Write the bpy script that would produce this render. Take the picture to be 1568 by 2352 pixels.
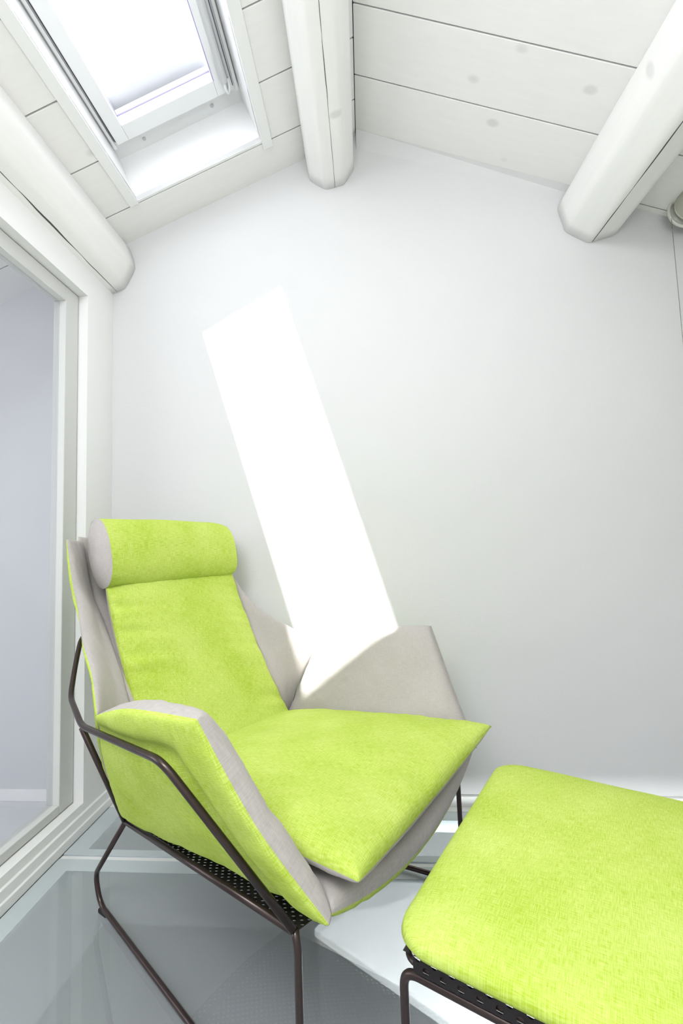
import bpy, bmesh, math, random
from mathutils import Vector, Matrix, noise

C = bpy.context.scene.collection
for o in list(bpy.data.objects):
    bpy.data.objects.remove(o, do_unlink=True)
random.seed(4)

# ------------------------------------------------------------------ camera
def rotm(a, b, c):
    rx = Matrix(((1, 0, 0), (0, math.cos(a), -math.sin(a)), (0, math.sin(a), math.cos(a))))
    ry = Matrix(((math.cos(b), 0, math.sin(b)), (0, 1, 0), (-math.sin(b), 0, math.cos(b))))
    rz = Matrix(((math.cos(c), -math.sin(c), 0), (math.sin(c), math.cos(c), 0), (0, 0, 1)))
    return rz @ rx @ ry
RC = rotm(math.radians(4.497), math.radians(1.809), math.radians(4.502))
cam = bpy.data.cameras.new('camera')
cam.sensor_fit = 'HORIZONTAL'; cam.sensor_width = 24.0
cam.lens = 1060.0 / 1568.0 * 24.0
cam.shift_x = 33.4 / 1568.0; cam.shift_y = -0.5 / 1568.0
cam.clip_start = 0.02
camo = bpy.data.objects.new('camera', cam); C.objects.link(camo)
mw = Matrix((RC.col[0], RC.col[2], -RC.col[1])).transposed().to_4x4()
mw.translation = Vector((0, 0, 1.0))
camo.matrix_world = mw
bpy.context.scene.camera = camo

# ------------------------------------------------------------------ light and exposure
SUN = Vector((0.295, 0.50, -1.0)).normalized()
sc = bpy.context.scene
sc.view_settings.view_transform = 'Standard'
sc.view_settings.look = 'None'
sc.view_settings.exposure = 1.66
sc.view_settings.gamma = 1.0
sc.view_settings.use_curve_mapping = False
w = bpy.data.worlds.new('sky'); sc.world = w; w.use_nodes = True
bgn = w.node_tree.nodes['Background']
bgn.inputs[0].default_value = (0.90, 0.94, 1.0, 1); bgn.inputs[1].default_value = 1.6

def lamp(name, kind, energy, loc, direction=None, size=None, size_y=None, color=(1, 1, 1)):
    l = bpy.data.lights.new(name, kind); l.energy = energy; l.color = color
    o = bpy.data.objects.new(name, l); C.objects.link(o); o.location = loc
    if direction is not None:
        o.rotation_euler = Vector(direction).to_track_quat('-Z', 'Y').to_euler()
    if kind == 'AREA':
        l.shape = 'RECTANGLE'; l.size = size; l.size_y = size_y or size
    return o
s_ = lamp('sun', 'SUN', 6.0, (-2, -3, 6), SUN, color=(1.0, 0.985, 0.96)); s_.data.angle = math.radians(0.9)
lamp('ceiling_bounce_fill', 'AREA', 14.0, (0.1, -0.9, 1.5), (0.0, 0.12, 1), 1.6, 1.0, color=(0.97, 0.98, 1.0))  # added upward fill standing in for bounce light on the ceiling
lamp('rear_overhead_fill', 'AREA', 16.5, (-0.62, -0.55, 2.42), (0.35, 0.15, -1), 0.6, 1.2, color=(0.97, 0.98, 1.0))  # added fill from above behind the camera; no skylight opening there
lamp('side_room_fill', 'AREA', 6.0, (-2.45, 0.5, 1.2), (1, 0.25, 0), 1.2, 1.2, color=(0.95, 0.96, 1.0))  # added area lamp that brightens the side room behind the glass
lamp('lower_room_fill', 'AREA', 28.0, (0.7, 1.2, -0.16), (-0.0, 0.55, -1), 1.4, 0.5)  # added area lamp that brightens the storey under the glass floor

# ------------------------------------------------------------------ materials
def newmat(name):
    m = bpy.data.materials.new(name); m.use_nodes = True
    nt = m.node_tree; return m, nt, nt.nodes, nt.links, nt.nodes['Principled BSDF']

def setc(p, col, rough=0.5, spec=0.5, metal=0.0):
    p.inputs['Base Color'].default_value = (*col, 1); p.inputs['Roughness'].default_value = rough
    p.inputs['Specular IOR Level'].default_value = spec; p.inputs['Metallic'].default_value = metal

def plaster(name, col, scale=180.0, strength=0.06, rough=0.9):
    m, nt, N, Lk, p = newmat(name); setc(p, col, rough, 0.2)
    tc = N.new('ShaderNodeTexCoord'); n = N.new('ShaderNodeTexNoise'); n.inputs['Scale'].default_value = scale
    n.inputs['Detail'].default_value = 4
    b = N.new('ShaderNodeBump'); b.inputs['Strength'].default_value = strength; b.inputs['Distance'].default_value = 0.004
    Lk.new(tc.outputs['Object'], n.inputs['Vector']); Lk.new(n.outputs['Fac'], b.inputs['Height'])
    Lk.new(b.outputs['Normal'], p.inputs['Normal'])
    return m

def painted_wood(name, col, stretch=(1, 1, 1), knots=True, rough=0.55):
    m, nt, N, Lk, p = newmat(name); setc(p, col, rough, 0.3)
    tc = N.new('ShaderNodeTexCoord'); mp = N.new('ShaderNodeMapping'); mp.inputs['Scale'].default_value = stretch
    n = N.new('ShaderNodeTexNoise'); n.inputs['Scale'].default_value = 18; n.inputs['Detail'].default_value = 6
    Lk.new(tc.outputs['Object'], mp.inputs['Vector']); Lk.new(mp.outputs['Vector'], n.inputs['Vector'])
    r = N.new('ShaderNodeMapRange'); r.inputs['To Min'].default_value = 0.955; r.inputs['To Max'].default_value = 1.02
    Lk.new(n.outputs['Fac'], r.inputs['Value'])
    mul = N.new('ShaderNodeVectorMath'); mul.operation = 'SCALE'; mul.inputs[0].default_value = col
    Lk.new(r.outputs['Result'], mul.inputs['Scale'])
    last = mul.outputs['Vector']
    if knots:
        v = N.new('ShaderNodeTexVoronoi'); v.inputs['Scale'].default_value = 4.2
        mk = N.new('ShaderNodeMapping'); mk.inputs['Scale'].default_value = (0.8, 1.15, 0.8)
        Lk.new(tc.outputs['Object'], mk.inputs['Vector']); Lk.new(mk.outputs['Vector'], v.inputs['Vector'])
        kr = N.new('ShaderNodeMapRange'); kr.inputs['From Min'].default_value = 0.05; kr.inputs['From Max'].default_value = 0.10
        kr.inputs['To Min'].default_value = 0.84; kr.inputs['To Max'].default_value = 1.0
        Lk.new(v.outputs['Distance'], kr.inputs['Value'])
        m2 = N.new('ShaderNodeVectorMath'); m2.operation = 'SCALE'
        Lk.new(last, m2.inputs[0]); Lk.new(kr.outputs['Result'], m2.inputs['Scale']); last = m2.outputs['Vector']
    Lk.new(last, p.inputs['Base Color'])
    b = N.new('ShaderNodeBump'); b.inputs['Strength'].default_value = 0.12; b.inputs['Distance'].default_value = 0.003
    Lk.new(n.outputs['Fac'], b.inputs['Height']); Lk.new(b.outputs['Normal'], p.inputs['Normal'])
    return m

def fabric(name, dark, light, sheen=0.35, sheen_tint=(1, 1, 1), scale=1.0, contrast=(0.37, 0.65)):
    m, nt, N, Lk, p = newmat(name); setc(p, dark, 0.85, 0.15)
    tc = N.new('ShaderNodeTexCoord')
    facs = []
    for sx, sy in ((900, 55), (55, 900)):
        mp = N.new('ShaderNodeMapping'); mp.inputs['Scale'].default_value = (sx * scale, sy * scale, 1)
        n = N.new('ShaderNodeTexNoise'); n.inputs['Scale'].default_value = 1.0; n.inputs['Detail'].default_value = 2
        Lk.new(tc.outputs['UV'], mp.inputs['Vector']); Lk.new(mp.outputs['Vector'], n.inputs['Vector']); facs.append(n)
    big = N.new('ShaderNodeTexNoise'); big.inputs['Scale'].default_value = 7; big.inputs['Detail'].default_value = 5
    Lk.new(tc.outputs['Object'], big.inputs['Vector'])
    ad = N.new('ShaderNodeMath'); ad.operation = 'ADD'
    Lk.new(facs[0].outputs['Fac'], ad.inputs[0]); Lk.new(facs[1].outputs['Fac'], ad.inputs[1])
    ad2 = N.new('ShaderNodeMath'); ad2.operation = 'MULTIPLY_ADD'; ad2.inputs[1].default_value = 0.7
    Lk.new(big.outputs['Fac'], ad2.inputs[0]); Lk.new(ad.outputs[0], ad2.inputs[2])
    r = N.new('ShaderNodeMapRange'); r.inputs['From Min'].default_value = contrast[0] * 2.7; r.inputs['From Max'].default_value = contrast[1] * 2.7
    Lk.new(ad2.outputs[0], r.inputs['Value'])
    mx = N.new('ShaderNodeMix'); mx.data_type = 'RGBA'
    mx.inputs[6].default_value = (*dark, 1); mx.inputs[7].default_value = (*light, 1)
    Lk.new(r.outputs['Result'], mx.inputs[0]); Lk.new(mx.outputs[2], p.inputs['Base Color'])
    p.inputs['Sheen Weight'].default_value = sheen; p.inputs['Sheen Roughness'].default_value = 0.45
    p.inputs['Sheen Tint'].default_value = (*sheen_tint, 1)
    b = N.new('ShaderNodeBump'); b.inputs['Strength'].default_value = 0.22; b.inputs['Distance'].default_value = 0.0012
    Lk.new(ad.outputs[0], b.inputs['Height']); Lk.new(b.outputs['Normal'], p.inputs['Normal'])
    return m

def simple(name, col, rough=0.5, spec=0.5, metal=0.0, coat=0.0):
    m, nt, N, Lk, p = newmat(name); setc(p, col, rough, spec, metal)
    p.inputs['Coat Weight'].default_value = coat; p.inputs['Coat Roughness'].default_value = 0.03
    return m

def thin_glass(name, tint=(1, 1, 1), ior=1.5, frost=0.0, frost_col=(0.6, 0.62, 0.63), rough=0.0):
    m, nt, N, Lk, p = newmat(name); N.remove(p)
    out = N['Material Output']
    tr = N.new('ShaderNodeBsdfTransparent'); tr.inputs[0].default_value = (*tint, 1)
    body = tr.outputs[0]
    if frost > 0:
        df = N.new('ShaderNodeBsdfDiffuse'); df.inputs[0].default_value = (*frost_col, 1)
        mf = N.new('ShaderNodeMixShader'); mf.inputs[0].default_value = frost
        Lk.new(tr.outputs[0], mf.inputs[1]); Lk.new(df.outputs[0], mf.inputs[2]); body = mf.outputs[0]
    gl = N.new('ShaderNodeBsdfGlossy'); gl.inputs['Roughness'].default_value = rough
    fr = N.new('ShaderNodeFresnel'); fr.inputs['IOR'].default_value = ior
    ge = N.new('ShaderNodeNewGeometry'); ff = N.new('ShaderNodeMath'); ff.operation = 'SUBTRACT'; ff.inputs[0].default_value = 1.0
    Lk.new(ge.outputs['Backfacing'], ff.inputs[1])
    fm = N.new('ShaderNodeMath'); fm.operation = 'MULTIPLY'; Lk.new(fr.outputs[0], fm.inputs[0]); Lk.new(ff.outputs[0], fm.inputs[1])
    mx = N.new('ShaderNodeMixShader'); Lk.new(fm.outputs[0], mx.inputs[0])
    Lk.new(body, mx.inputs[1]); Lk.new(gl.outputs[0], mx.inputs[2]); Lk.new(mx.outputs[0], out.inputs[0])
    return m

def perforated(name, col):
    m, nt, N, Lk, p = newmat(name); setc(p, col, 0.45, 0.5, 0.6)
    out = N['Material Output']
    tc = N.new('ShaderNodeTexCoord'); 
    sx = N.new('ShaderNodeSeparateXYZ'); Lk.new(tc.outputs['UV'], sx.inputs[0])
    def cell(ox, oy):
        res = []
        for ax, off in ((0, ox), (1, oy)):
            a = N.new('ShaderNodeMath'); a.operation = 'MULTIPLY_ADD'; a.inputs[1].default_value = 1.0; a.inputs[2].default_value = off
            Lk.new(sx.outputs[ax], a.inputs[0])
            f = N.new('ShaderNodeMath'); f.operation = 'FRACT'; Lk.new(a.outputs[0], f.inputs[0])
            s = N.new('ShaderNodeMath'); s.operation = 'SUBTRACT'; s.inputs[1].default_value = 0.5; Lk.new(f.outputs[0], s.inputs[0])
            q = N.new('ShaderNodeMath'); q.operation = 'MULTIPLY'; Lk.new(s.outputs[0], q.inputs[0]); Lk.new(s.outputs[0], q.inputs[1])
            res.append(q)
        ad = N.new('ShaderNodeMath'); ad.operation = 'ADD'; Lk.new(res[0].outputs[0], ad.inputs[0]); Lk.new(res[1].outputs[0], ad.inputs[1])
        lt = N.new('ShaderNodeMath'); lt.operation = 'LESS_THAN'; lt.inputs[1].default_value = 0.036; Lk.new(ad.outputs[0], lt.inputs[0])
        return lt
    c1, c2 = cell(0, 0), cell(0.5, 0.5)
    mxm = N.new('ShaderNodeMath'); mxm.operation = 'MAXIMUM'; Lk.new(c1.outputs[0], mxm.inputs[0]); Lk.new(c2.outputs[0], mxm.inputs[1])
    tr = N.new('ShaderNodeBsdfTransparent'); mx = N.new('ShaderNodeMixShader')
    Lk.new(mxm.outputs[0], mx.inputs[0]); Lk.new(p.outputs[0], mx.inputs[1]); Lk.new(tr.outputs[0], mx.inputs[2]); Lk.new(mx.outputs[0], out.inputs[0])
    return m

M = {}
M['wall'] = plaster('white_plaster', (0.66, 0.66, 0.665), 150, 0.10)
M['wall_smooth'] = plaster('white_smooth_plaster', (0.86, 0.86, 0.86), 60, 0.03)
M['wall_shade'] = plaster('darkened_beige_plaster', (0.50, 0.50, 0.46), 60, 0.03)  # right wall colour darkened so it bounces less light
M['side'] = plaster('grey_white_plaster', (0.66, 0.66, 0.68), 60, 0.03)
M['plank_l'] = painted_wood('white_painted_planks', (0.87, 0.865, 0.85), (0.35, 3.0, 1))
M['log'] = painted_wood('white_painted_log', (0.88, 0.875, 0.86), (3, 0.3, 3), knots=True)
M['gap'] = simple('dark_gap', (0.10, 0.095, 0.10), 0.9, 0.1)
M['trim'] = simple('white_lacquer', (0.86, 0.86, 0.86), 0.35, 0.5)
M['door_paint'] = simple('pale_grey_door_paint', (0.62, 0.625, 0.61), 0.4, 0.4)
M['pvc'] = simple('white_window_plastic', (0.84, 0.85, 0.87), 0.3, 0.5)
M['screw'] = simple('grey_screw_cap', (0.55, 0.55, 0.56), 0.5, 0.5)
M['seal'] = simple('dark_rubber_seal', (0.12, 0.12, 0.14), 0.6, 0.3)
M['flash'] = simple('pale_metal_flashing', (0.75, 0.76, 0.80), 0.6, 0.4)
M['glass'] = thin_glass('window_glass')
M['door_glass'] = thin_glass('door_glass', (0.92, 0.93, 0.94), ior=1.6)
M['floor_glass'] = thin_glass('floor_glass', (0.90, 0.93, 0.93), ior=1.65, frost=0.40, frost_col=(0.47, 0.50, 0.51))
M['band'] = simple('pale_blue_painted_glass', (0.54, 0.60, 0.63), 0.3, 0.5, coat=0.8)
M['floor_white'] = simple('white_floor_strip', (0.82, 0.83, 0.84), 0.3, 0.5, coat=0.3)
M['green'] = fabric('green_fabric', (0.34, 0.475, 0.028), (0.60, 0.71, 0.20), 0.0, (1.0, 1.0, 0.80))
M['grey'] = fabric('grey_fabric', (0.37, 0.345, 0.33), (0.49, 0.46, 0.44), 0.15, (1, 0.97, 0.96), contrast=(0.35, 0.7))
M['rod'] = simple('dark_brown_metal_rod', (0.055, 0.038, 0.036), 0.28, 0.6, 0.55)
M['perf'] = perforated('perforated_dark_metal', (0.035, 0.03, 0.032))
M['rubber'] = simple('black_rubber', (0.015, 0.015, 0.017), 0.6, 0.3)
M['blind'] = simple('cream_blind_fabric', (0.66, 0.66, 0.56), 0.8, 0.2)
M['bracket'] = simple('clear_grey_plastic', (0.60, 0.61, 0.55), 0.25, 0.6)
M['chain'] = simple('grey_bead_chain', (0.22, 0.22, 0.20), 0.4, 0.5, 0.3)
M['lower_floor'] = simple('grey_lower_floor', (0.20, 0.21, 0.22), 0.7, 0.2)
M['lower_white'] = simple('white_lower_surface', (0.88, 0.89, 0.90), 0.6, 0.2)
M['lower_dark'] = simple('slate_table_top', (0.10, 0.10, 0.115), 0.5, 0.3)
M['sofa'] = simple('slate_cover', (0.3, 0.32, 0.33), 0.8, 0.2)

# ------------------------------------------------------------------ mesh helpers
def link(name, bm, mats, parent=None, smooth=False):
    me = bpy.data.meshes.new(name); bm.normal_update(); bm.to_mesh(me); bm.free()
    if not isinstance(mats, (list, tuple)): mats = [mats]
    for m in mats: me.materials.append(m)
    if smooth:
        for p in me.polygons: p.use_smooth = True
    o = bpy.data.objects.new(name, me); C.objects.link(o)
    if parent is not None: o.parent = parent
    return o

def box(bm, lo, hi, f=None, mi=0):
    co = [(x, y, z) for x in (lo[0], hi[0]) for y in (lo[1], hi[1]) for z in (lo[2], hi[2])]
    if f: co = [f(*c) for c in co]
    v = [bm.verts.new(c) for c in co]
    for q in ((0, 1, 3, 2), (4, 6, 7, 5), (0, 4, 5, 1), (2, 3, 7, 6), (0, 2, 6, 4), (1, 5, 7, 3)):
        fc = bm.faces.new([v[i] for i in q]); fc.material_index = mi
    return v

def boxes(name, lst, mat, parent=None, f=None, bevel=0.0):
    bm = bmesh.new()
    for lo, hi in lst: box(bm, lo, hi, f)
    bmesh.ops.recalc_face_normals(bm, faces=bm.faces)
    if bevel > 0: bmesh.ops.bevel(bm, geom=list(bm.edges), offset=bevel, segments=2, affect='EDGES', profile=0.6)
    return link(name, bm, mat, parent)

def round_path(pts, r=0.03, n=6, closed=False):
    pts = [Vector(p) for p in pts]; out = []
    N_ = len(pts)
    for i, p in enumerate(pts):
        if not closed and (i == 0 or i == N_ - 1): out.append(p); continue
        a_, b_ = pts[i - 1], pts[(i + 1) % N_]
        da, db = (a_ - p), (b_ - p)
        rr = min(r, da.length * 0.45, db.length * 0.45)
        A, B = p + da.normalized() * rr, p + db.normalized() * rr
        for k in range(n + 1):
            t = k / n; out.append(A * (1 - t) ** 2 + p * 2 * t * (1 - t) + B * t * t)
    return out

def tube(bm, path, rad, seg=12, closed=False, cap=True):
    path = [Vector(p) for p in path]; n = len(path); rings = []
    up = None
    for i in range(n):
        a_ = path[i - 1] if (i > 0 or closed) else path[i]
        b_ = path[(i + 1) % n] if (i < n - 1 or closed) else path[i]
        t = (b_ - a_).normalized()
        if up is None:
            up = Vector((0, 0, 1)) if abs(t.z) < 0.9 else Vector((1, 0, 0))
        side = t.cross(up).normalized(); up = side.cross(t).normalized()
        rings.append([bm.verts.new(path[i] + (side * math.cos(2 * math.pi * k / seg) + up * math.sin(2 * math.pi * k / seg)) * rad) for k in range(seg)])
    for i in range(n if closed else n - 1):
        A, B = rings[i], rings[(i + 1) % n]
        for k in range(seg):
            bm.faces.new((A[k], A[(k + 1) % seg], B[(k + 1) % seg], B[k]))
    if cap and not closed:
        bm.faces.new(list(reversed(rings[0]))); bm.faces.new(rings[-1])

def rod(name, pts, rad, mat, parent, r=0.03, closed=False, seg=12):
    bm = bmesh.new(); tube(bm, round_path(pts, r, 7, closed) if r else pts, rad, seg, closed)
    bmesh.ops.recalc_face_normals(bm, faces=bm.faces)
    return link(name, bm, mat, parent, True)

def structure(o): o['kind'] = 'structure'; return o
def tag(o, label, cat, group=None):
    o['label'] = label; o['category'] = cat
    if group: o['group'] = group
    return o
def empty(name, loc=(0, 0, 0), rz=0.0):
    o = bpy.data.objects.new(name, None); C.objects.link(o); o.location = loc; o.rotation_euler = (0, 0, rz)
    o.empty_display_size = 0.1; return o

# ------------------------------------------------------------------ room shell
D = 1.888            # back wall
XL = -1.071          # left wall
XR = 1.40            # right wall
X0, Z0, T = 0.028, 2.794, 0.395
CA = 1 / math.hypot(1, T); SA = T * CA
YB = -1.9            # wall behind the camera
XO = -2.6            # far side of the neighbouring room
def roofz(x): return Z0 - T * abs(x - X0)

# back wall (gable), thick
def gable(name, y0, y1, xa, xb, mat):
    bm = bmesh.new()
    xs = [xa, X0, xb] if xa < X0 < xb else [xa, xb]
    prof = [(xa, -0.0)] + [(x, roofz(x) + 0.01) for x in xs] + [(xb, -0.0)]
    f = [bm.verts.new((x, y0, z)) for x, z in prof]; g = [bm.verts.new((x, y1, z)) for x, z in prof]
    bm.faces.new(f); bm.faces.new(list(reversed(g)))
    for i in range(len(f)):
        j = (i + 1) % len(f); bm.faces.new((f[i], g[i], g[j], f[j]))
    bmesh.ops.recalc_face_normals(bm, faces=bm.faces)
    return structure(link(name, bm, mat))
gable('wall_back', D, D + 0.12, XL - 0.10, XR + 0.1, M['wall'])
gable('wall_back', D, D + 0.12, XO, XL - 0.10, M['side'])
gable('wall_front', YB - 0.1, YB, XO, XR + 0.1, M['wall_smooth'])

# ceiling slopes: boards run down the slope, joints cross it
def PL(u, y, d):     # left slope frame: u up-slope from the ridge (negative), y, d outwards
    return (X0 + u * CA - d * SA, y, Z0 + u * SA + d * CA)
def PR(u, y, d):     # right slope: u down-slope positive
    return (X0 + u * CA + d * SA, y, Z0 - u * SA + d * CA)
HU0, HU1 = -0.967, -0.410      # skylight opening
HY0, HY1 = 0.475, 1.715
def boards(f, u0, u1, joints, hole=None):
    bm = bmesh.new(); g = 0.0028
    for ya, yb in zip(joints[:-1], joints[1:]):
        ya, yb = ya + g, yb - g
        if hole and yb > hole[2] and ya < hole[3]:
            box(bm, (u0, ya, 0), (hole[0], yb, 0.022), f); box(bm, (hole[1], ya, 0), (u1, yb, 0.022), f)
            if ya < hole[2]: box(bm, (hole[0], ya, 0), (hole[1], hole[2], 0.022), f)
            if yb > hole[3]: box(bm, (hole[0], hole[3], 0), (hole[1], yb, 0.022), f)
        else:
            box(bm, (u0, ya, 0), (u1, yb, 0.022), f)
    bmesh.ops.recalc_face_normals(bm, faces=bm.faces)
    bmesh.ops.bevel(bm, geom=list(bm.edges), offset=0.0012, segments=1, affect='EDGES')
    return bm
jl = [1.728 - 0.227 * k for k in range(17, -1, -1)] + [D + 0.02]
jr = [1.863 - 0.2335 * k for k in range(17, -1, -1)] + [D + 0.02]
UL = (XO - X0) / CA; UR = (XR + 0.1 - X0) / CA
cl = structure(link('ceiling', boards(PL, UL, -0.001, jl, (HU0, HU1, HY0, HY1)), M['plank_l']))
cr = structure(link('ceiling', boards(PR, 0.001, UR, jr), M['plank_l']))
# dark underlay above the boards, outer roof
bm = bmesh.new()
for lo, hi in (((UL, YB, .024), (HU0 - .012, D + .1, .09)), ((HU1 + .012, YB, .024), (0.03, D + .1, .09)),
               ((HU0 - .012, YB, .024), (HU1 + .012, HY0 - .012, .09)), ((HU0 - .012, HY1 + .012, .024), (HU1 + .012, D + .1, .09))):
    box(bm, lo, hi, PL)
box(bm, (-0.03, YB, .024), (UR, D + .1, .09), PR)
structure(link('ceiling', bm, M['gap']))

bm = bmesh.new()
wa = [bm.verts.new((x, D - .030, roofz(x) + .001)) for x in (.03, .92)] + [bm.verts.new((x, D, roofz(x) + .001)) for x in (.03, .92)]
wb = [bm.verts.new((.03, D, roofz(.03) - .066)), bm.verts.new((.92, D, roofz(.92) - .012))]
bm.faces.new((wa[0], wa[1], wb[1], wb[0])); bm.faces.new((wa[2], wa[3], wb[1], wb[0])); bm.faces.new((wa[0], wa[1], wa[3], wa[2])); bm.faces.new((wa[0], wa[2], wb[0])); bm.faces.new((wa[1], wa[3], wb[1]))
bmesh.ops.recalc_face_normals(bm, faces=bm.faces)
structure(link('trim_2', bm, M['wall']))
# left wall with the glazed opening
OY1, OZ0, OZ1 = 1.704, 0.090, 2.042
OY0 = -0.75
WT = 0.10
def wall_left():
    lst = [((XL - WT, OY1, 0), (XL, D, 2.38)), ((XL - WT, YB, 0), (XL, OY0, 2.38)),
           ((XL - WT, OY0, OZ1), (XL, OY1, 2.38)), ((XL - WT, OY0, 0), (XL, OY1, OZ0))]
    o = structure(boxes('wall_left', lst, M['wall_smooth'])); return o
wall_left()
# solid right wall, plaster darkened to keep the right side dim
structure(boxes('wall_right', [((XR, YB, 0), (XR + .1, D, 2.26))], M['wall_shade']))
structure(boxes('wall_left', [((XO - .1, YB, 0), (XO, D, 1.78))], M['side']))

# ---- glazed partition in the left wall
dr = structure(empty('door_1', (XL - .037, 0, 0)))
ty, tz0, tz1 = OY1 - 0.004, OZ0 + 0.004, OZ1 - 0.004
fw = 0.078
def fr(lo, hi): return (lo, hi)
boxes('door_frame', [((-.050, ty - fw, tz0), (0, ty, tz1)), ((-.050, OY0 + .004, tz0), (0, OY0 + .08, tz1)),
                     ((-.050, OY0 + .08, tz1 - .058), (0, ty - fw, tz1)), ((-.050, OY0 + .08, tz0), (0, ty - fw, tz0 + .03))],
      M['door_paint'], dr, bevel=0.003)
boxes('rubber_gasket', [((-.03, ty, tz0 - .002), (-.004, OY1, tz1 + .003)), ((-.03, OY0, tz1), (-.004, ty, tz1 + .0038))], M['seal'], dr)
boxes('pane', [((-.031, OY0 + .08, tz0 + .03), (-.025, ty - fw, tz1 - .058))], M['door_glass'], dr)

# ---- baseboards and floor edge strips
structure(boxes('baseboard_left', [((XL, YB, 0.0), (XL + .012, D - .012, .062)), ((XL, YB, 0.0), (XL + .020, D - .012, .030))], M['trim'], bevel=0.002))
structure(boxes('baseboard_back', [((XL + .012, D - .012, 0.0), (XR, D, .038))], M['trim'], bevel=0.002))
structure(boxes('baseboard_side_room', [((XO, D - .012, 0), (XL - WT, D, .045))], M['trim'], bevel=0.002))

# ---- glass floor: panels with painted edge bands
def glass_panel(x0, x1, y0, y1, band=(.075, .075, .062, .075)):
    bl, br, bf, bb = band
    r = structure(empty('floor_glass_panel', ((x0 + x1) / 2, (y0 + y1) / 2, 0)))
    cx, cy = (x0 + x1) / 2, (y0 + y1) / 2
    X0_, X1_, Y0_, Y1_ = x0 - cx, x1 - cx, y0 - cy, y1 - cy
    boxes('glass_sheet', [((X0_ + bl, Y0_ + bf, -.001), (X1_ - br, Y1_ - bb, 0))], M['floor_glass'], r)
    boxes('edge_band', [((X0_, Y0_, -.012), (X0_ + bl, Y1_, 0)), ((X1_ - br, Y0_, -.012), (X1_, Y1_, 0)),
                        ((X0_ + bl, Y0_, -.012), (X1_ - br, Y0_ + bf, 0)), ((X0_ + bl, Y1_ - bb, -.012), (X1_ - br, Y1_, 0))], M['band'], r)
    r.name = 'floor'
    return r
glass_panel(XL + .022, XR - .02, YB + .05, 1.538, (.062, .08, .06, .055))
glass_panel(XL + .022, XR - .02, 1.562, 1.842, (.070, .08, .028, .055))
structure(boxes('floor', [((XL + .02, 1.541, -.012), (XR, 1.559, -.004)), ((XL + .02, 1.845, -.012), (XR, D, .000))], M['floor_white']))
structure(boxes('floor', [((XL + .0, YB, -.05), (XL + .02, D, -.006)), ((XR - .02, YB, -.05), (XR, D, -.006)),
                          ((XL + .02, 1.48, -.05), (XL + .02 + .07, 1.62, -.013)), ((XL + .02, YB, -.05), (XR, YB + .05, -.002))], M['band']))
structure(boxes('floor', [((XO, YB, -.05), (XL - WT, D, 0))], M['side']))
# ---- lower storey seen through the glass
structure(boxes('floor', [((XO, YB, -2.6), (2.2, 4.6, -2.5))], M['lower_floor']))
structure(boxes('wall_lower_back', [((XO, 4.5, -2.5), (2.2, 4.6, -.17))], M['side']))
structure(boxes('wall_lower_left', [((XO - .1, YB, -2.5), (XO, 4.6, -.17))], M['side']))
structure(boxes('wall_lower_right', [((2.2, YB, -2.5), (2.3, 4.6, -.17))], M['side']))
structure(boxes('wall_lower_front', [((XO, YB - .1, -2.5), (2.2, YB, -.17))], M['side']))
structure(boxes('ceiling_lower', [((XO, D + .12, -.17), (2.2, 4.6, -.05))], M['side']))

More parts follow.
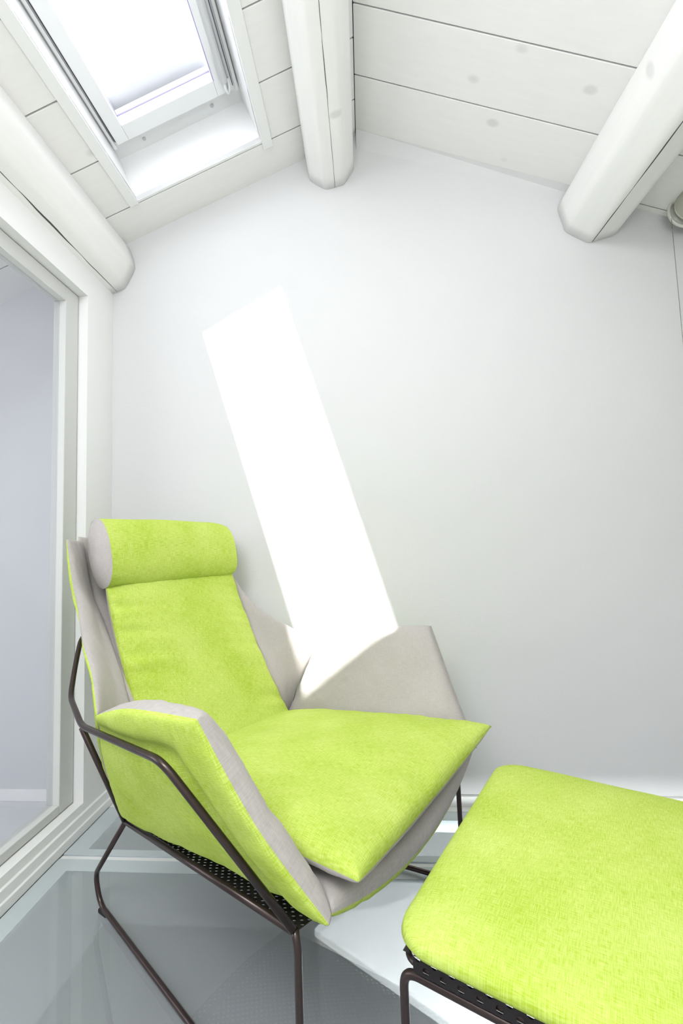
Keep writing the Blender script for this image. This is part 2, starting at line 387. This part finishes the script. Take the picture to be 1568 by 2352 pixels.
# ------------------------------------------------------------------ purlin logs
def log(name, cx, cz, r, facets, crack_ang, flat=0.93, label=None, mats=None, y0=YB + 0.02, seed=0):
    rnd = random.Random(seed)
    bm = bmesh.new(); seg = 56; ny = 70
    rings = []
    fo = rnd.uniform(0, 6.28)
    for j in range(ny + 1):
        y = y0 + (D - 0.001 - y0) * j / ny
        ring = []
        for k in range(seg):
            th = 2 * math.pi * k / seg
            # rounded polygon section
            ph = (th + facets[1]) % (2 * math.pi / facets[0]) - math.pi / facets[0]
            poly = math.cos(math.pi / facets[0]) / math.cos(ph)
            rr = r * ((1 - facets[2]) + facets[2] * poly / math.cos(math.pi / facets[0]) * flat)
            rr *= 1 + 0.018 * noise.noise(Vector((math.cos(th) * 1.2 + seed, y * 1.6, math.sin(th) * 1.2))) + 0.006 * noise.noise(Vector((math.cos(th) * 6, y * 5 + seed, math.sin(th) * 6)))
            ring.append(bm.verts.new((rr * math.cos(th), y, rr * math.sin(th))))
        rings.append(ring)
    for j in range(ny):
        for k in range(seg):
            bm.faces.new((rings[j][k], rings[j][(k + 1) % seg], rings[j + 1][(k + 1) % seg], rings[j + 1][k]))
    bm.faces.new(rings[0]); bm.faces.new(list(reversed(rings[-1])))
    bmesh.ops.recalc_face_normals(bm, faces=bm.faces)
    o = link(name, bm, mats or M['log'], None, True); o.location = (cx, 0, cz)
    # drying crack: a thin dark wandering wedge set into the surface
    cb = bmesh.new(); n = 120; prev = None
    for j in range(n + 1):
        y = y0 + 0.01 + (D - 0.004 - y0 - 0.01) * j / n
        wv = 0.0018 * (0.25 + abs(noise.noise(Vector((y * 3.1, seed, 0))) * 2.6))
        ang = crack_ang + 0.05 * noise.noise(Vector((y * 1.3, seed + 3, 0))) + 0.012 * noise.noise(Vector((y * 14, seed, 2)))
        ph = (ang + facets[1]) % (2 * math.pi / facets[0]) - math.pi / facets[0]
        poly = math.cos(math.pi / facets[0]) / math.cos(ph)
        rr = r * ((1 - facets[2]) + facets[2] * poly / math.cos(math.pi / facets[0]) * flat)
        rr *= 1 + 0.018 * noise.noise(Vector((math.cos(ang) * 1.2 + seed, y * 1.6, math.sin(ang) * 1.2))) + 0.006 * noise.noise(Vector((math.cos(ang) * 6, y * 5 + seed, math.sin(ang) * 6)))
        cdir = Vector((math.cos(ang), 0, math.sin(ang))); tdir = Vector((-math.sin(ang), 0, math.cos(ang)))
        P = cdir * (rr + 0.0006) + Vector((0, y, 0)); Q = cdir * (rr - 0.01) + Vector((0, y, 0))
        cur = [cb.verts.new(P - tdir * wv), cb.verts.new(P + tdir * wv), cb.verts.new(Q)]
        if prev:
            for a_, b_ in ((0, 1), (1, 2), (2, 0)): cb.faces.new((prev[a_], prev[b_], cur[b_], cur[a_]))
        prev = cur
    link('drying_crack', cb, M['gap'], o)
    return o
G = 'white painted log purlins under the ceiling boards'
tag(log('ceiling_log', -0.087, 2.655, 0.104, (8, math.radians(12), .72), math.radians(-80), seed=1), 'slim white log running along the ridge, right of the skylight', 'ceiling beam', G)
tag(log('ceiling_log', 0.985, 2.350, 0.138, (8, math.radians(10), .97), math.radians(-93), seed=2), 'thick white faceted log on the right slope, its end at the gable wall', 'ceiling beam', G)
tag(log('ceiling_log', -1.098, 2.278, 0.132, (8, math.radians(5), .7), math.radians(-68), seed=5), 'white log low on the left slope, resting along the top of the left wall', 'ceiling beam', G)

# ------------------------------------------------------------------ skylight
sk = structure(empty('window_1', PL((HU0 + HU1) / 2, 1.1, 0)))
def SKF(u, y, d):
    P = PL(u, y, d); q = sk.location; return (P[0] - q[0], P[1] - q[1], P[2] - q[2])
LD = 0.205
boxes('lining', [((HU0 - .012, HY0 - .012, .001), (HU0, HY1 + .012, LD)), ((HU1, HY0 - .012, .001), (HU1 + .012, HY1 + .012, LD)),
                 ((HU0, HY1, .001), (HU1, HY1 + .012, LD)), ((HU0, HY0 - .012, .001), (HU1, HY0, LD))], M['trim'], sk, SKF)
boxes('architrave', [((HU0 - .038, HY0 - .03, -.008), (HU0 + .0, HY1 + .008, .0)), ((HU1, HY0 - .03, -.008), (HU1 + .042, HY1 + .035, .0))], M['trim'], sk, SKF, bevel=.0012)
# fixed frame
boxes('outer_frame', [((HU0 - .03, 1.640, LD - .004), (HU1 + .03, 1.745, .275)), ((HU0 - .03, .44, LD), (-0.946, 1.640, .275)),
                      ((-0.430, .44, LD), (HU1 + .03, 1.640, .275)), ((HU0 - .03, .44, LD), (HU1 + .03, .52, .275)),
                      ((-0.962, .50, LD - .018), (-0.950, 1.66, LD)), ((-0.426, .50, LD - .018), (-0.414, 1.66, LD))], M['pvc'], sk, SKF, bevel=.002)
def sash():
    y1, y1i, y0, y0i = 1.634, 1.572, .50, .56
    lst = [((-.940, y0, .172), (-.890, y1, .245)), ((-.502, y0, .172), (-.437, y1, .245)),
           ((-.890, y1i, .172), (-.502, y1, .245)), ((-.890, y0, .172), (-.502, y0i, .245))]
    return boxes('sash', lst, M['pvc'], sk, SKF, bevel=.003)
sash()
boxes('glazing_seal', [((-.893, .56, .214), (-.889, 1.574, .219)), ((-.503, .56, .172), (-.4995, 1.574, .180)), ((-.89, 1.570, .214), (-.502, 1.573, .219))],
      simple('violet_grey_seal', (0.42, 0.38, 0.62), 0.5, 0.3), sk, SKF)
boxes('shadow_gap_seal', [((-.947, .50, .196), (-.941, 1.64, .202)), ((-.436, .50, .196), (-.431, 1.64, .202))], M['seal'], sk, SKF)
boxes('pane', [((-.892, .545, .220), (-.500, 1.58, .224))], M['glass'], sk, SKF)
# guide rail with rounded end on the right sash member
bm = bmesh.new()
box(bm, (-.478, .52, .150), (-.452, 1.585, .171), SKF); box(bm, (-.450, .52, .158), (-.440, 1.575, .171), SKF)
bmesh.ops.recalc_face_normals(bm, faces=bm.faces); bmesh.ops.bevel(bm, geom=list(bm.edges), offset=.004, segments=3, affect='EDGES')
link('guide_rail', bm, M['pvc'], sk, True)
bm = bmesh.new(); tube(bm, round_path([SKF(-.466, 1.575, .160), SKF(-.468, 1.612, .156), SKF(-.460, 1.635, .166), SKF(-.450, 1.612, .164), SKF(-.448, 1.58, .166)], .012, 5), .0055, 10)
link('pull_loop', bm, M['pvc'], sk, True)
for uu in (-.838, -.535):
    bm = bmesh.new(); bmesh.ops.create_cone(bm, cap_ends=True, segments=20, radius1=.007, radius2=.007, depth=.004)
    P = Vector(SKF(uu, 1.680, LD - .005)); nrm = Vector((-SA, 0, CA))
    bmesh.ops.transform(bm, matrix=Matrix.Translation(P) @ nrm.to_track_quat('Z', 'Y').to_matrix().to_4x4(), verts=bm.verts)
    link('screw_cap', bm, M['screw'], sk)
# outside metal flashing that rises across the lower end of the pane
FY = (1.484, 1.529)
bm = bmesh.new()
pl = [(-.96, FY[0] + .012), (-.47, FY[1] - .006), (-.47, 1.80), (-.96, 1.80)]
lo = [bm.verts.new(SKF(u, y, .262)) for u, y in pl]; hi = [bm.verts.new(SKF(u, y, .266)) for u, y in pl]
bm.faces.new(lo); bm.faces.new(list(reversed(hi)))
for i in range(4): bm.faces.new((lo[i], hi[i], hi[(i + 1) % 4], lo[(i + 1) % 4]))
bmesh.ops.recalc_face_normals(bm, faces=bm.faces)
link('flashing', bm, M['flash'], sk)

# ------------------------------------------------------------------ upholstery helper
def lerp(a_, b_, t): return a_ * (1 - t) + b_ * t
def poly_at(pts, t):
    """Catmull-Rom through pts, t in 0..1"""
    n = len(pts) - 1; x = min(max(t, 0), 1) * n; i = min(int(x), n - 1); f = x - i
    p = [Vector(pts[max(min(k, n), 0)]) for k in (i - 1, i, i + 1, i + 2)]
    return 0.5 * ((2 * p[1]) + (p[2] - p[0]) * f + (2 * p[0] - 5 * p[1] + 4 * p[2] - p[3]) * f * f + (3 * p[1] - p[0] - 3 * p[2] + p[3]) * f ** 3)
def coons(bot, top, left, right):
    """bot/top run u 0..1 (v=0/1), left/right run v 0..1 (u=0/1)"""
    c = [Vector(bot[0]), Vector(bot[-1]), Vector(top[0]), Vector(top[-1])]
    def S(u, v):
        return (poly_at(bot, u) * (1 - v) + poly_at(top, u) * v + poly_at(left, v) * (1 - u) + poly_at(right, v) * u
                - (c[0] * (1 - u) * (1 - v) + c[1] * u * (1 - v) + c[2] * (1 - u) * v + c[3] * u * v))
    return S
def pillow(name, S, tup, tdn, mats, parent, nu=56, nv=56, pu=2.6, wr=0.0, wseed=0.0, puck=0.0, edge=0.0, flip=False, rip=None, press=None):
    """upholstered pad: mid surface S(u,v), thickness tup on the normal side (material 0) and tdn on the other (material 1)"""
    bm = bmesh.new(); uvl = bm.loops.layers.uv.new('UVMap')
    def nrm(u, v):
        h = 0.01
        a_ = S(min(u + h, 1), v) - S(max(u - h, 0), v); b_ = S(u, min(v + h, 1)) - S(u, max(v - h, 0))
        n_ = a_.cross(b_)
        n_.normalize(); return -n_ if flip else n_
    def remap(t):   # denser sampling near the seams
        return 0.5 - 0.5 * math.cos(math.pi * t) * (0.55 + 0.45 * math.sin(math.pi * t) ** 0) if False else (t + 0.0) * 0.4 + 0.6 * (0.5 - 0.5 * math.cos(math.pi * t))
    def fall(t):
        return max(0.0, 1 - abs(2 * t - 1) ** pu) ** (1 / pu)
    lu = (S(1, .5) - S(0, .5)).length; lv = (S(.5, 1) - S(.5, 0)).length
    up, dn, uvs = {}, {}, {}
    for i in range(nu + 1):
        u = remap(i / nu)
        for j in range(nv + 1):
            v = remap(j / nv); P = S(u, v); n_ = nrm(u, v)
            f = fall(u) * fall(v)
            de = min(u * lu, (1 - u) * lu, v * lv, (1 - v) * lv)
            pk = 0.0
            if puck > 0:      # gathers that run in from the seam
                du, dv = min(u, 1 - u) * lu, min(v, 1 - v) * lv
                al = (v * lv if du < dv else u * lu)
                pk = puck * math.exp(-de / 0.045) * (1 - math.exp(-de / 0.006)) * (noise.noise(Vector((al * 42, wseed, 0))) + 0.5 * noise.noise(Vector((al * 95, wseed + 4, 0))))
            wv = wr * f * (noise.noise(Vector((u * lu * 9, v * lv * 9, wseed))) + 0.5 * noise.noise(Vector((u * lu * 22, v * lv * 22, wseed + 9))))
            rp = rip(u, v) if rip else 0.0
            uvs[i, j] = (u * lu, v * lv)
            seam = (i in (0, nu) or j in (0, nv))
            a_ = bm.verts.new(P + n_ * (tup * f + (wv + pk + rp if not seam else 0)))
            up[i, j] = a_
            dn[i, j] = a_ if seam else bm.verts.new(P - n_ * (tdn * f + (pk + wv) * 0.6 - (press(P) * f if press else 0.0)))
    for i in range(nu):
        for j in range(nv):
            q = [(i, j), (i + 1, j), (i + 1, j + 1), (i, j + 1)]
            fc = bm.faces.new([up[k] for k in q])
            fc.material_index = 0
            for l, k in zip(fc.loops, q): l[uvl].uv = uvs[k]
            try:
                fd = bm.faces.new([dn[k] for k in reversed(q)])
                fd.material_index = 1
                for l, k in zip(fd.loops, list(reversed(q))): l[uvl].uv = uvs[k]
            except ValueError:
                pass
    bmesh.ops.recalc_face_normals(bm, faces=bm.faces)
    return link(name, bm, mats, parent, True)

# ------------------------------------------------------------------ armchair
TH = math.radians(-30.5)
SC0 = -0.90
fwd = Vector((math.cos(TH), math.sin(TH), 0)); lat = Vector((-math.sin(TH), math.cos(TH), 0))
chair = empty('armchair', fwd * SC0 + lat * 1.0, TH)
tag(chair, 'low lounge armchair in lime green and grey fabric on thin dark metal rods', 'armchair')
def c_(s, l, z): return Vector((s - SC0, l, z))
RR = 0.0070
GG, GY = [M['grey'], M['green']], [M['green'], M['grey']]

# rods
for sg in (-1, 1):
    rod('leg', [c_(-.53, sg * .374, .372), c_(-.522, sg * .377, .345), c_(-.520, sg * .378, .0145), c_(-1.352, sg * .250, .0145), c_(-1.379, sg * .250, .085), c_(-1.142, sg * .302, .326)], RR, M['rod'], chair, .035)
    rod('seat_rail', [c_(-1.142, sg * .302, .326), c_(-.53, sg * .374, .368)], RR, M['rod'], chair, 0)
    for s_f in (-1.325, -.60):
        t_ = (s_f + 1.352) / (1.352 - .520)
        l_f = sg * (.250 + t_ * .128)
        boxes('glide', [(c_(s_f - .02, l_f - .007, 0.001), c_(s_f + .018, l_f + .007, .012))], M['rubber'], chair, bevel=.003)
hoop = [c_(-.53, -.378, .374), c_(-.715, -.497, .645), c_(-1.122, -.425, .603), c_(-1.30, -.365, .625), c_(-1.375, -.315, .69), c_(-1.43, -.27, .76), c_(-1.49, -.12, .79), c_(-1.49, .12, .79),
        c_(-1.43, .27, .76), c_(-1.375, .315, .69), c_(-1.30, .365, .625), c_(-1.122, .425, .603), c_(-.715, .497, .645), c_(-.53, .378, .374)]
rod('arm_rail', hoop, RR, M['rod'], chair, .035)
for sg in (-1, 1):
    rod('back_strut', [c_(-1.124, sg * .423, .597), c_(-1.142, sg * .305, .330)], RR, M['rod'], chair, 0)
rod('cross_rail', [c_(-1.142, -.302, .326), c_(-1.142, .302, .326)], RR, M['rod'], chair, 0)
# perforated seat pan
bm = bmesh.new(); uvl = bm.loops.layers.uv.new('UVMap'); n = 14; g = {}
for i in range(n + 1):
    for j in range(n + 1):
        v = i / n; hw = lerp(.300, .372, v); l = lerp(-hw, hw, j / n); s = lerp(-1.14, -.535, v)
        g[i, j] = bm.verts.new(c_(s, l, lerp(.322, .362, v) - .040 * (1 - (2 * j / n - 1) ** 2)))
for i in range(n):
    for j in range(n):
        f = bm.faces.new((g[i, j], g[i + 1, j], g[i + 1, j + 1], g[i, j + 1]))
        for lp in f.loops: lp[uvl].uv = (lp.vert.co.x / .0185, lp.vert.co.y / .0185)
pan = link('seat_pan', bm, M['perf'], chair, True)
sm = pan.modifiers.new('sol', 'SOLIDIFY'); sm.thickness = .0015

# side arms
def armS(sg):
    A, B, K, F = c_(-.630, sg * .490, .728), c_(-1.055, sg * .425, .640), c_(-1.140, sg * .318, .355), c_(-.458, sg * .374, .408)
    top = [B, c_(-.86, sg * .470, .700), A]
    bot = [K, c_(-.93, sg * .335, .376), c_(-.70, sg * .350, .402), F]
    lft = [K, c_(-1.095, sg * .368, .49), B]
    rgt = [F, c_(-.548, sg * .440, .560), A]
    return coons(bot, top, lft, rgt)
def press_of(sg):
    line = [c_(-.53, 0, .374), c_(-.715, 0, .645), c_(-1.122, 0, .603), c_(-1.142, 0, .33)]
    def p_(P):
        Q = Vector((P.x, 0, P.z)); best = 9
        for A_, B_ in zip(line[:-1], line[1:]):
            t = max(0, min(1, (Q - A_).dot(B_ - A_) / (B_ - A_).length_squared)); best = min(best, (Q - A_.lerp(B_, t)).length)
        return .015 * math.exp(-(best / .022) ** 2)
    return p_
for sg in (-1, 1):
    o = pillow('arm_cushion', armS(sg), .060, .021, GG, chair, press=press_of(sg), nu=84, nv=72, pu=3.2, wr=.006, wseed=sg * 3.1, puck=.004, flip=(sg < 0))
# wings between arm and back
for sg in (-1, 1):
    rear = [c_(-1.140, sg * .318, .355), c_(-1.125, sg * .275, .47), c_(-1.180, sg * .256, .59), c_(-1.290, sg * .252, .718), c_(-1.420, sg * .252, .875), c_(-1.452, sg * .262, 1.045)]
    wf = 0.0 if sg < 0 else -.030
    edge = [c_(-1.055, sg * .425, .640), c_(-1.165, sg * .380, .708), c_(-1.285, sg * .342, .768), c_(-1.345, sg * .325 + wf, .85), c_(-1.374, sg * .328 + 1.3 * wf, .93), c_(-1.408, sg * .328 + 1.3 * wf, 1.05)]
    S = coons([rear[0], c_(-1.12, sg * .372, .49), edge[0]], [rear[-1], edge[-1]], rear, edge)
    pillow('wing_cushion', S, .026, .016, GG, chair, nu=30, nv=60, pu=2.4, wr=.003, wseed=sg * 7.7, puck=.003, flip=(sg < 0) )
# back
bl = [(-1.10, .362), (-1.13, .47), (-1.185, .59), (-1.295, .72), (-1.425, .875), (-1.458, 1.06)]
def backS(u, v):
    p = poly_at([Vector((a_, 0, b_)) for a_, b_ in bl], v)
    hw = lerp(.268, .270, v)
    l = lerp(hw, -hw, u)
    return c_(p.x - .03 * (1 - (2 * u - 1) ** 2), l, p.z - .012 * (1 - (2 * u - 1) ** 2) * v)
pillow('backrest', backS, .028, .03, GG, chair, pu=3.5, wr=.003, wseed=2.2, puck=.003, flip=True)
# shell bottom
def botS(u, v):
    hw = lerp(.300, .362, v); l = lerp(-hw, hw, u); k = 1 - (2 * u - 1) ** 2
    return c_(lerp(-1.135, -.462 + .012 * k, v), l, lerp(.360, .410, v) + .012 * math.sin(math.pi * v) + .006 - k * lerp(.022, .062, v ** 1.5))
def bot_r(u, v):
    return .008 * math.exp(-(1 - v) / .10) * (1 - math.exp(-(1 - v) / .012)) * noise.noise(Vector((u * 30, v * 2, 4)))
pillow('seat_shell', botS, .046, .024, GG, chair, pu=4.5, wr=.003, wseed=8.0, puck=.006, flip=True, rip=bot_r)
# loose seat cushion
def seatS(u, v):
    hw = lerp(.285, .362, v ** .8)
    k = 1 - (2 * u - 1) ** 2
    l = lerp(-hw, hw, u) * (1 - .03 * math.sin(math.pi * v))
    return c_(lerp(-1.10, -.409 - .035 * k, v), l, lerp(.415, .483, v) - .052 * k * v ** 2)
pillow('seat_cushion', seatS, .062, .036, GY, chair, 64, 64, pu=2.9, wr=.005, wseed=5.5, puck=.004, flip=True)
# back cushion
fc = [(-1.062, .425), (-1.125, .50), (-1.190, .605), (-1.250, .715), (-1.300, .82), (-1.335, .915)]
def bcS(u, v):
    p = poly_at([Vector((a_, 0, b_)) for a_, b_ in fc], v)
    hw = lerp(.262, .250, v)
    return c_(p.x, lerp(-hw, hw, u), p.z)
def bc_rip(u, v):
    e_ = min(u, 1 - u)
    return .015 * math.exp(-e_ / .13) * (1 - math.exp(-e_ / .02)) * noise.noise(Vector((u * 1.2, v * 19 + u * 2.5, 3.3)))
pillow('back_cushion', bcS, .044, .050, GY, chair, 96, 110, pu=2.8, wr=.004, wseed=1.3, puck=.003, flip=False, rip=bc_rip)
# headrest roll
def headroll():
    bm = bmesh.new(); uvl = bm.loops.layers.uv.new('UVMap')
    HC = Vector((-1.362, 0, 1.006)); ax1 = Vector((-.30, 0, .954)).normalized(); ax2 = Vector((.954, 0, .30)).normalized()
    r1, r2, hw = .108, .060, .252
    seg, nl = 72, 40
    def prof(k):
        th = 2 * math.pi * k / seg
        c, s = math.cos(th), math.sin(th)
        ex = 2.25
        return (math.copysign(abs(c) ** (2 / ex), c) * r1, math.copysign(abs(s) ** (2 / ex), s) * r2)
    rings = []
    for j in range(nl + 1):
        t = j / nl; l = lerp(-hw, hw, t); fl = 1 + .035 * math.sin(math.pi * t) - .10 * max(0, (t - .80) / .20) ** 2.2
        ring = []
        for k in range(seg):
            p1, p2 = prof(k)
            ed = min(t, 1 - t) * 2 * hw
            wv = 1 + .05 * math.exp(-ed / .03) * noise.noise(Vector((k / seg * 26, 0, 2))) * (1 if 0 < j < nl else 0) + .03 * noise.noise(Vector((t * 4, math.cos(2 * math.pi * k / seg) * 2, math.sin(2 * math.pi * k / seg) * 2)))
            P = HC + ax1 * p1 * fl * wv + ax2 * p2 * fl * wv + Vector((0, l, 0))
            ring.append(bm.verts.new(c_(P.x, P.y, P.z)))
        rings.append(ring)
    for j in range(nl):
        for k in range(seg):
            f = bm.faces.new((rings[j][k], rings[j][(k + 1) % seg], rings[j + 1][(k + 1) % seg], rings[j + 1][k]))
            for lp, (jj, kk) in zip(f.loops, ((j, k), (j, k + 1), (j + 1, k + 1), (j + 1, k))): lp[uvl].uv = (kk / seg * .55, jj / nl * .5)
    bmesh.ops.recalc_face_normals(bm, faces=bm.faces)
    o = link('headrest', bm, M['green'], chair, True)
    for sg in (-1, 1):
        ks = 1.0 if sg < 0 else .90
        bm = bmesh.new(); uvl = bm.loops.layers.uv.new('UVMap'); nr = 10; prev = None
        for q in range(nr + 1):
            f_ = 1 - q / nr
            if q < nr:
                ring = []
                for k in range(seg):
                    p1, p2 = prof(k); bulge = .022 * (1 - f_ ** 2.4) + .003 * noise.noise(Vector((p1 * 40 * f_, p2 * 40 * f_, sg)))* (1 - f_)
                    P = HC + ax1 * p1 * f_ * 1.003 * ks + ax2 * p2 * f_ * 1.003 * ks + Vector((0, sg * (hw + bulge), 0))
                    ring.append(bm.verts.new(c_(P.x, P.y, P.z)))
                if prev:
                    for k in range(seg):
                        bm.faces.new((prev[k], prev[(k + 1) % seg], ring[(k + 1) % seg], ring[k]))
                prev = ring
            else:
                ctr = bm.verts.new(c_(HC.x, sg * (hw + .022), HC.z))
                for k in range(seg): bm.faces.new((prev[k], prev[(k + 1) % seg], ctr))
        for f in bm.faces:
            for lp in f.loops: lp[uvl].uv = (lp.vert.co.x, lp.vert.co.z)
        bmesh.ops.recalc_face_normals(bm, faces=bm.faces)
        e_ = link('end_cap', bm, M['grey'], o, True); e_['label'] = 'grey fabric end of the headrest roll'
headroll()

# ------------------------------------------------------------------ ottoman
TO = math.radians(-29.5)
of = Vector((math.cos(TO), math.sin(TO), 0)); ol = Vector((-math.sin(TO), math.cos(TO), 0))
NL = Vector((.004, .716, 0)) + ol * .020; OWL, OWF = .645, .56
oc = NL + ol * OWL / 2 + of * OWF / 2
ott = empty('ottoman', oc, TO)
tag(ott, 'lime green upholstered ottoman on a dark rod base, in front of the armchair', 'ottoman')
def rrect_S(hx, hy, rc, z0):
    """rounded rectangle mapped from the unit square"""
    def S(u, v):
        x, y = 2 * u - 1, 2 * v - 1
        m = max(abs(x), abs(y)); 
        if m < 1e-6: return Vector((0, 0, z0))
        ex, ey = x / m, y / m          # point on the square outline
        X, Y = ex * hx, ey * hy
        kx, ky = abs(X) - (hx - rc), abs(Y) - (hy - rc)
        if kx > 0 and ky > 0:
            d = math.hypot(kx, ky); mm = max(kx, ky); kx, ky = kx / d * rc * (mm / rc) , ky / d * rc * (mm / rc)
            X = math.copysign(hx - rc + kx, X); Y = math.copysign(hy - rc + ky, Y)
        return Vector((X * m, Y * m, z0))
    return S
def ottoman_pad():
    S = rrect_S(OWF / 2, OWL / 2, .055, 0)
    bm = bmesh.new(); uvl = bm.loops.layers.uv.new('UVMap'); n = 64; U, Dn = {}, {}
    def rm(t): return .3 * t + .7 * (.5 - .5 * math.cos(math.pi * t))
    for i in range(n + 1):
        for j in range(n + 1):
            u, v = rm(i / n), rm(j / n); P = S(u, v); m = max(abs(2 * u - 1), abs(2 * v - 1))
            f = max(0, 1 - m ** 7) ** (1 / 2.6)
            dome = .012 * (1 - (2 * u - 1) ** 2) * (1 - (2 * v - 1) ** 2)
            wv = .0025 * noise.noise(Vector((u * 5, v * 5, 1.7))) * f
            seam = i in (0, n) or j in (0, n)
            zb = .416
            U[i, j] = bm.verts.new(Vector((P.x, P.y, zb + .031 * f + dome * f + wv)))
            Dn[i, j] = U[i, j] if seam else bm.verts.new(Vector((P.x * .995, P.y * .995, zb - .022 * f)))
    for i in range(n):
        for j in range(n):
            q = [(i, j), (i + 1, j), (i + 1, j + 1), (i, j + 1)]
            f = bm.faces.new([U[k] for k in q])
            for lp in f.loops: lp[uvl].uv = (lp.vert.co.x, lp.vert.co.y)
            try:
                f = bm.faces.new([Dn[k] for k in reversed(q)])
                for lp in f.loops: lp[uvl].uv = (lp.vert.co.x, lp.vert.co.y)
            except ValueError: pass
    bmesh.ops.recalc_face_normals(bm, faces=bm.faces)
    return link('seat_cushion', bm, M['green'], ott, True)
ottoman_pad()
ix, iy = OWF / 2 - .006, OWL / 2 - .032
for sg in (-1, 1):
    rod('leg', [(-ix, sg * iy, .0075), (-ix, sg * iy, .360), (ix, sg * iy, .360), (ix, sg * iy, .0075)], 0.0068, M['rod'], ott, .024, closed=True)
    for q in (-1, 1): boxes('glide', [((q * (ix - .06) - .015, sg * iy - .006, 0.0005), (q * (ix - .06) + .015, sg * iy + .006, .004))], M['rubber'], ott)
rod('seat_rail', [(-ix, -iy, .376), (ix, -iy, .376), (ix, iy, .376), (-ix, iy, .376)], .005, M['rod'], ott, .03, closed=True)
bm = bmesh.new(); uvl = bm.loops.layers.uv.new('UVMap')
vs = [bm.verts.new(p) for p in ((-ix, -iy, .386), (ix, -iy, .386), (ix, iy, .386), (-ix, iy, .386))]
f = bm.faces.new(vs)
lip = [bm.verts.new((x, -iy - .008, z)) for x, z in ((-ix + .02, .392), (ix - .02, .392), (ix - .02, .370), (-ix + .02, .370))]
f2 = bm.faces.new(lip)
for ff, ax in ((f, 1), (f2, 2)):
    for lp in ff.loops: lp[uvl].uv = (lp.vert.co.x / .026 + .5, (lp.vert.co[ax] - (.379 if ax == 2 else 0)) / .026 + .5)
link('seat_pan', bm, M['perf'], ott)

# ------------------------------------------------------------------ roller blind on the right
by = 1.835
bl_ = empty('roller_blind', (1.302, by, 2.272))
tag(bl_, 'rolled cream roller blind with bead chain at the right edge under the ceiling', 'blind')
bm = bmesh.new(); tube(bm, [(0, -.045 - 2.4 * k / 12, 0) for k in range(13)], .060, 40)
# rounded end
bmesh.ops.recalc_face_normals(bm, faces=bm.faces)
link('fabric_roll', bm, M['blind'], bl_, True)
bm = bmesh.new(); bmesh.ops.create_uvsphere(bm, u_segments=32, v_segments=16, radius=.060)
bmesh.ops.scale(bm, vec=(1, .45, 1), verts=bm.verts); bmesh.ops.translate(bm, vec=(0, -.045, 0), verts=bm.verts)
link('end_plug', bm, M['blind'], bl_, True)
bm = bmesh.new(); tube(bm, [(.062 * math.cos(a_ / 32 * 2 * math.pi), -.012, .062 * math.sin(a_ / 32 * 2 * math.pi)) for a_ in range(32)], .006, 10, True)
bmesh.ops.create_cone(bm, cap_ends=True, segments=32, radius1=.058, radius2=.058, depth=.006, matrix=Matrix.Translation((0, -.008, 0)) @ Matrix.Rotation(math.pi / 2, 4, 'X'))
link('chain_wheel', bm, M['bracket'], bl_, True)
boxes('bracket', [((-.012, -.006, -.03), (.050, .000, .062)), ((-.012, -.03, .055), (.050, .0, .062))], M['bracket'], bl_, bevel=.002)
bm = bmesh.new(); zz = 0.0
ch = [(-.057, -.016, -.03 - .0062 * k) for k in range(150)] + [(-.011, -.016, -.03 - .0062 * k) for k in range(150)]
ch += [(-.034 + .023 * math.cos(a_), -.016, -.96 + .023 * math.sin(a_)) for a_ in [math.pi + .2 * k for k in range(16)]]
for p in ch:
    bmesh.ops.create_icosphere(bm, subdivisions=1, radius=.0021, matrix=Matrix.Translation(p))
tube(bm, [(-.057, -.016, -.02), (-.057, -.016, -.96)], .0007, 5); tube(bm, [(-.011, -.016, -.02), (-.011, -.016, -.96)], .0007, 5)
link('bead_chain', bm, M['chain'], bl_)

# ------------------------------------------------------------------ things in the room below, seen through the glass floor
lc = empty('low_cabinet', (-.325, 2.455, -2.5), math.radians(-36))
boxes('body', [((.015, .015, 0), (1.585, 1.885, 1.56))], M['lower_dark'], lc)
boxes('countertop', [((0, 0, 1.56), (1.6, 1.9, 1.6))], M['lower_white'], lc, bevel=.006)
tag(lc, 'dark cabinet with bright white top in the room below, seen through the glass floor', 'cabinet')
o = boxes('table', [((0, 0, .68), (1.3, .8, .72)), ((.04, .04, 0), (.08, .08, .68)), ((1.22, .04, 0), (1.26, .08, .68)), ((.04, .72, 0), (.08, .76, .68)), ((1.22, .72, 0), (1.26, .76, .68))], M['lower_dark'], None)
o.location = (-.541, 3.58, -2.5); o.rotation_euler = (0, 0, math.radians(-139 ))
tag(o, 'dark slate table in the room below, dim through the glass floor', 'table')
